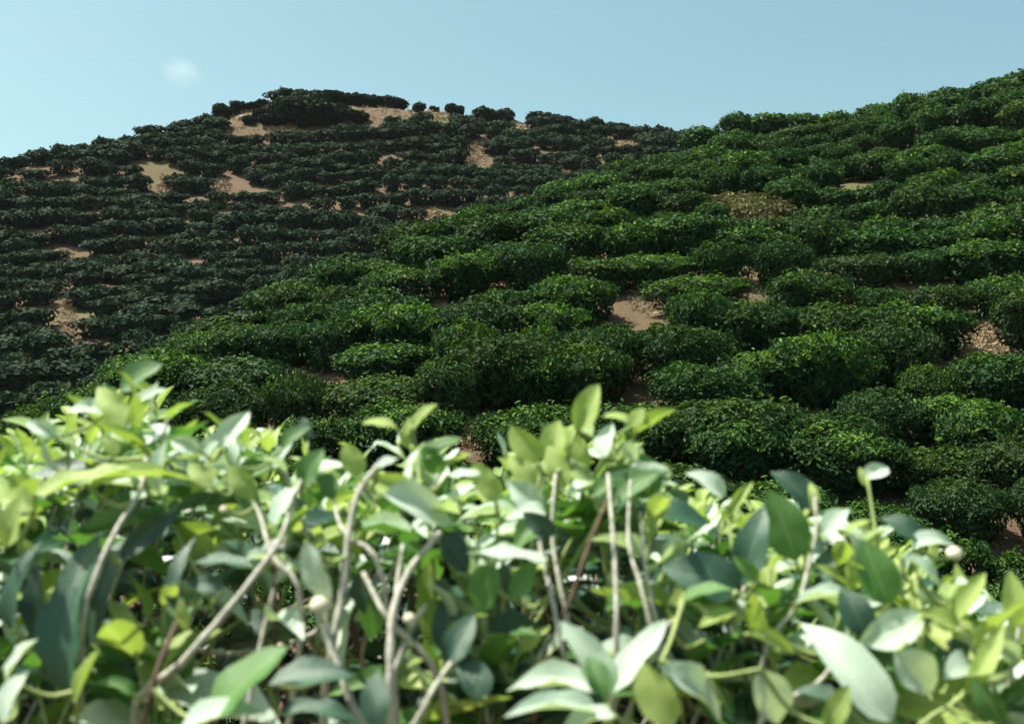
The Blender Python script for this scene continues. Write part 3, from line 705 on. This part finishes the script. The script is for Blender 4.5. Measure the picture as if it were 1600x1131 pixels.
# shoots that fill the bushes: stem from the stool, leaves set in a spiral, youngest at the tip
def shoot(tip, b, n_l, young, scale=1.0, pri=1):
    lean = Vector((R.uniform(-.6, .6), R.uniform(-.5, .4), 1)).normalized(); L = R.uniform(.13, .22) * scale
    p0 = tip - lean * L
    q = min(b['frame'], key=lambda q: (q - p0).length + 4 * max(0, q.z - p0.z + .03)); p00 = q
    mt = M['brown_stem'] if pri > 1 else M['green_stem'] if R.random() < .6 else M['pale_stem']
    st = add_stem(b, [p00, p00.lerp(p0, .5) + Vector((0, 0, -.02)), p0, p0.lerp(tip, .5) + Vector((R.uniform(-.008, .008), R.uniform(-.008, .008), 0)), tip], 0.0036, 0.0016, mt, False)
    a0 = R.uniform(0, 6.28)
    for i in range(n_l):
        t = (i + R.uniform(0, .4)) / n_l                       # 0 tip .. 1 low
        pos = tip - lean * (L * t * (0.58 if pri < 2 else 0.95)); a = a0 + i * 2.4
        out = Vector((math.cos(a), math.sin(a), 0)); tilt = 0.55 + 0.95 * t + R.uniform(-.35, .35)
        d = (out * math.sin(tilt) + lean * math.cos(tilt)).normalized()
        n = (lean * math.sin(tilt) - out * math.cos(tilt)) + Vector((R.gauss(0, .25), R.gauss(0, .25), R.gauss(0, .2)))
        l_ = (0.034 + 0.050 * min(1, t * 1.3)) * R.uniform(.8, 1.15) * scale
        u = t + R.uniform(-.25, .25)
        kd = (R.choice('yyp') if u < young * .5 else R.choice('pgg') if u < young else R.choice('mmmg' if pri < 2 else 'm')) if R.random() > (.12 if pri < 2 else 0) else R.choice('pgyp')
        add_leaf(b, st, pos, d, n, l_, kd, pri + t + (tip.y - 1.1), R.uniform(0.85, 1.2))
for b in FB:
    lo, hi = max(b['x0'], -220), min(b['x1'], 1830); ns = int((hi - lo) / 18)
    b['frame'] = []
    for i in range(14):                                         # older wood inside the bush
        px = lo + (hi - lo) * (i + R.random()) / 14; D = R.uniform(1.3, 1.65)
        e = P(px, max(prof(px) + 260, R.uniform(960, 1120)), D)
        add_stem(b, [e.lerp(b['loc'], .35) + Vector((0, .03, .03)), e], 0.009, 0.005, M['brown_stem'])
        b['frame'] += b['stems'][-1][1][-6:]
    for i in range(ns):
        px = lo + (hi - lo) * (i + R.random()) / ns
        q = R.random(); D = 1.12 + 0.5 * q
        top = prof(px) + 8 + (1 - q) * 130 * R.random() + R.uniform(0, 40)
        young = R.uniform(.55, 1.15) if px < 1060 else R.uniform(.35, .8)
        shoot(P(px, top, D), b, R.randint(6, 8), young, R.uniform(1.0, 1.5))
    for i in range(20):                                          # big old leaves low on the front
        px = R.uniform(max(lo, -40), min(hi, 1640))
        if 490 < px < 700 or 840 < px < 1020 or 290 < px < 440: continue
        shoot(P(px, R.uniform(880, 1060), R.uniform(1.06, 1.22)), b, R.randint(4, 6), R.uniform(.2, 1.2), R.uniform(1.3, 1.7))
    for i in range(int(ns * 1.6)):                              # unseen back canopy, added behind to shade the wood below
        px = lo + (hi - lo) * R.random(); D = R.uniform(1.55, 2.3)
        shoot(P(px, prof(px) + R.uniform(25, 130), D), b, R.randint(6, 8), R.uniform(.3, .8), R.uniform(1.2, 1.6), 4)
    for i in range(int(ns * 1.5)):                              # older growth lower inside, all in the darkened leaf to deepen the shade
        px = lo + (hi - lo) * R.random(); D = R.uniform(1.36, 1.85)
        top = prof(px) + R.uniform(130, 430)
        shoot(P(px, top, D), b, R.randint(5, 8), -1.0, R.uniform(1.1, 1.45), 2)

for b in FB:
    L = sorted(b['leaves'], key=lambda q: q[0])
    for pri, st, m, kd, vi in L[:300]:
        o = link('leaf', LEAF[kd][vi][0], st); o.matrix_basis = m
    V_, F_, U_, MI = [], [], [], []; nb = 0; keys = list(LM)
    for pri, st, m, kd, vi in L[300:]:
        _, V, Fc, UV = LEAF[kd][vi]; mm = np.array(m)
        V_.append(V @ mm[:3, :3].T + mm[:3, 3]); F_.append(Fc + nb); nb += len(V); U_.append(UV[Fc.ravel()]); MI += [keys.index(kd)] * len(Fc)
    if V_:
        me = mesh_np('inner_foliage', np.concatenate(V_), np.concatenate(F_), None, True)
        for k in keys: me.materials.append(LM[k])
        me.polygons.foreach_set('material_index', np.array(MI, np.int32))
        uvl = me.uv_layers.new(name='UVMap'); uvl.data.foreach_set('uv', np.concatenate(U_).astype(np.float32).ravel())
        link('inner_foliage', me, b['root'], kind='stuff')  # includes the unseen canopy added behind for its shade
    print('foreground bush', b['x0'], 'leaves', len(L), 'stems', len(b['stems']))

# flower buds: round, on short stalks, parts of their bush
def bud_mesh():
    V, Fc = [], []; n = 10
    for j, (z, r) in enumerate(((0, .25), (.12, .62), (.4, .95), (.75, 1.0), (1.1, .82), (1.4, .48), (1.52, .12))):
        for i in range(n):
            a = 2 * math.pi * i / n; rr = r * (1 + .06 * math.cos(5 * a)); V.append((rr * math.cos(a), rr * math.sin(a), z))
        if j:
            for i in range(n): Fc.append(((j - 1) * n + i, (j - 1) * n + (i + 1) % n, j * n + (i + 1) % n, j * n + i))
    Fc.append(tuple(range(len(V) - n, len(V))))
    return mesh_py('flower_bud', V, Fc, M['bud'])
BUD = bud_mesh()
for px, py, r_, D in ((500, 955, 19, 0.995), (640, 972, 12, 1.02), (1490, 872, 15, 1.13), (350, 800, 8, 1.1)):
    b = bush_at(px); p = P(px, py, D)
    q = min(((q - p).length, k, q) for k, (o, pts) in enumerate(b['stems']) for q in pts[len(pts) // 3:])
    st = add_stem(b, [q[2], q[2].lerp(p, .5) + Vector((0, .004, -.006)), p + Vector((0, 0, .002))], .0022, .0018, M['green_stem'], False)
    o = link('flower_bud', BUD, st); o.matrix_basis = Matrix.Translation(p - b['loc']) @ Matrix.Rotation(.4, 4, 'X') @ Matrix.Scale(r_ * .85 * D / F, 4)

# ------------------------------------------------------------------ the one small cloud
def cloud():
    m = bpy.data.materials.new('cloud'); m.use_nodes = True; n = m.node_tree.nodes; l = m.node_tree.links
    n.remove(n['Principled BSDF']); pv = n.new('ShaderNodeVolumePrincipled'); l.new(pv.outputs[0], n['Material Output'].inputs['Volume'])
    g = n.new('ShaderNodeTexCoord').outputs['Object']
    ln = n.new('ShaderNodeVectorMath'); ln.operation = 'LENGTH'; l.new(g, ln.inputs[0])
    fall = mathn(n, l, 'SUBTRACT', 1.0, ln.outputs['Value'], True)
    f = noise(n, l, 1.6, 4, 0.6, g)
    d = mathn(n, l, 'SUBTRACT', mathn(n, l, 'ADD', f, mathn(n, l, 'MULTIPLY', fall, .75)), 0.72, True)
    l.new(mathn(n, l, 'MULTIPLY', d, 0.016), pv.inputs['Density']); pv.inputs['Color'].default_value = (1, 1, 1, 1); pv.inputs['Anisotropy'].default_value = 0.3
    V, Fc = [], []; a, b = 20, 12
    for j in range(b + 1):
        for i in range(a):
            t, p = 2 * math.pi * i / a, math.pi * (j / b - .5); V.append((math.cos(t) * math.cos(p), math.sin(t) * math.cos(p), math.sin(p)))
    for j in range(b):
        for i in range(a): Fc.append((j * a + i, j * a + (i + 1) % a, (j + 1) * a + (i + 1) % a, (j + 1) * a + i))
    o = link('cloud', mesh_py('cloud', V, Fc, m), label='small faint white cloud in the sky above the far hill', cat='cloud')
    p = P(283, 112, 1500); o.matrix_basis = Matrix.Translation(p) @ Matrix.Rotation(math.radians(20), 4, 'Y') @ Matrix.Diagonal((44, 34, 30, 1))
cloud()

# ------------------------------------------------------------------ the air of the valley
x0, x1, y0, y1 = gx[0] - 20, gx[-1] + 20, gy[0] - 20, gy[-1] + 20; z0, z1 = float(ZZ.min()) - 1.0, float(ZZ.max()) + 4.5
hv = [(x, y, z) for z in (z0, z1) for y in (y0, y1) for x in (x0, x1)]
hm = bpy.data.materials.new('haze'); hm.use_nodes = True
hm.node_tree.nodes.remove(hm.node_tree.nodes['Principled BSDF'])
pv = hm.node_tree.nodes.new('ShaderNodeVolumePrincipled'); pv.inputs['Color'].default_value = (0.86, 0.94, 1.0, 1)
pv.inputs['Density'].default_value = 0.00012
hm.node_tree.links.new(pv.outputs[0], hm.node_tree.nodes['Material Output'].inputs['Volume'])
link('haze', mesh_py('haze', hv, [(0, 2, 3, 1), (4, 5, 7, 6), (0, 1, 5, 4), (2, 6, 7, 3), (0, 4, 6, 2), (1, 3, 7, 5)], hm, False), kind='stuff')
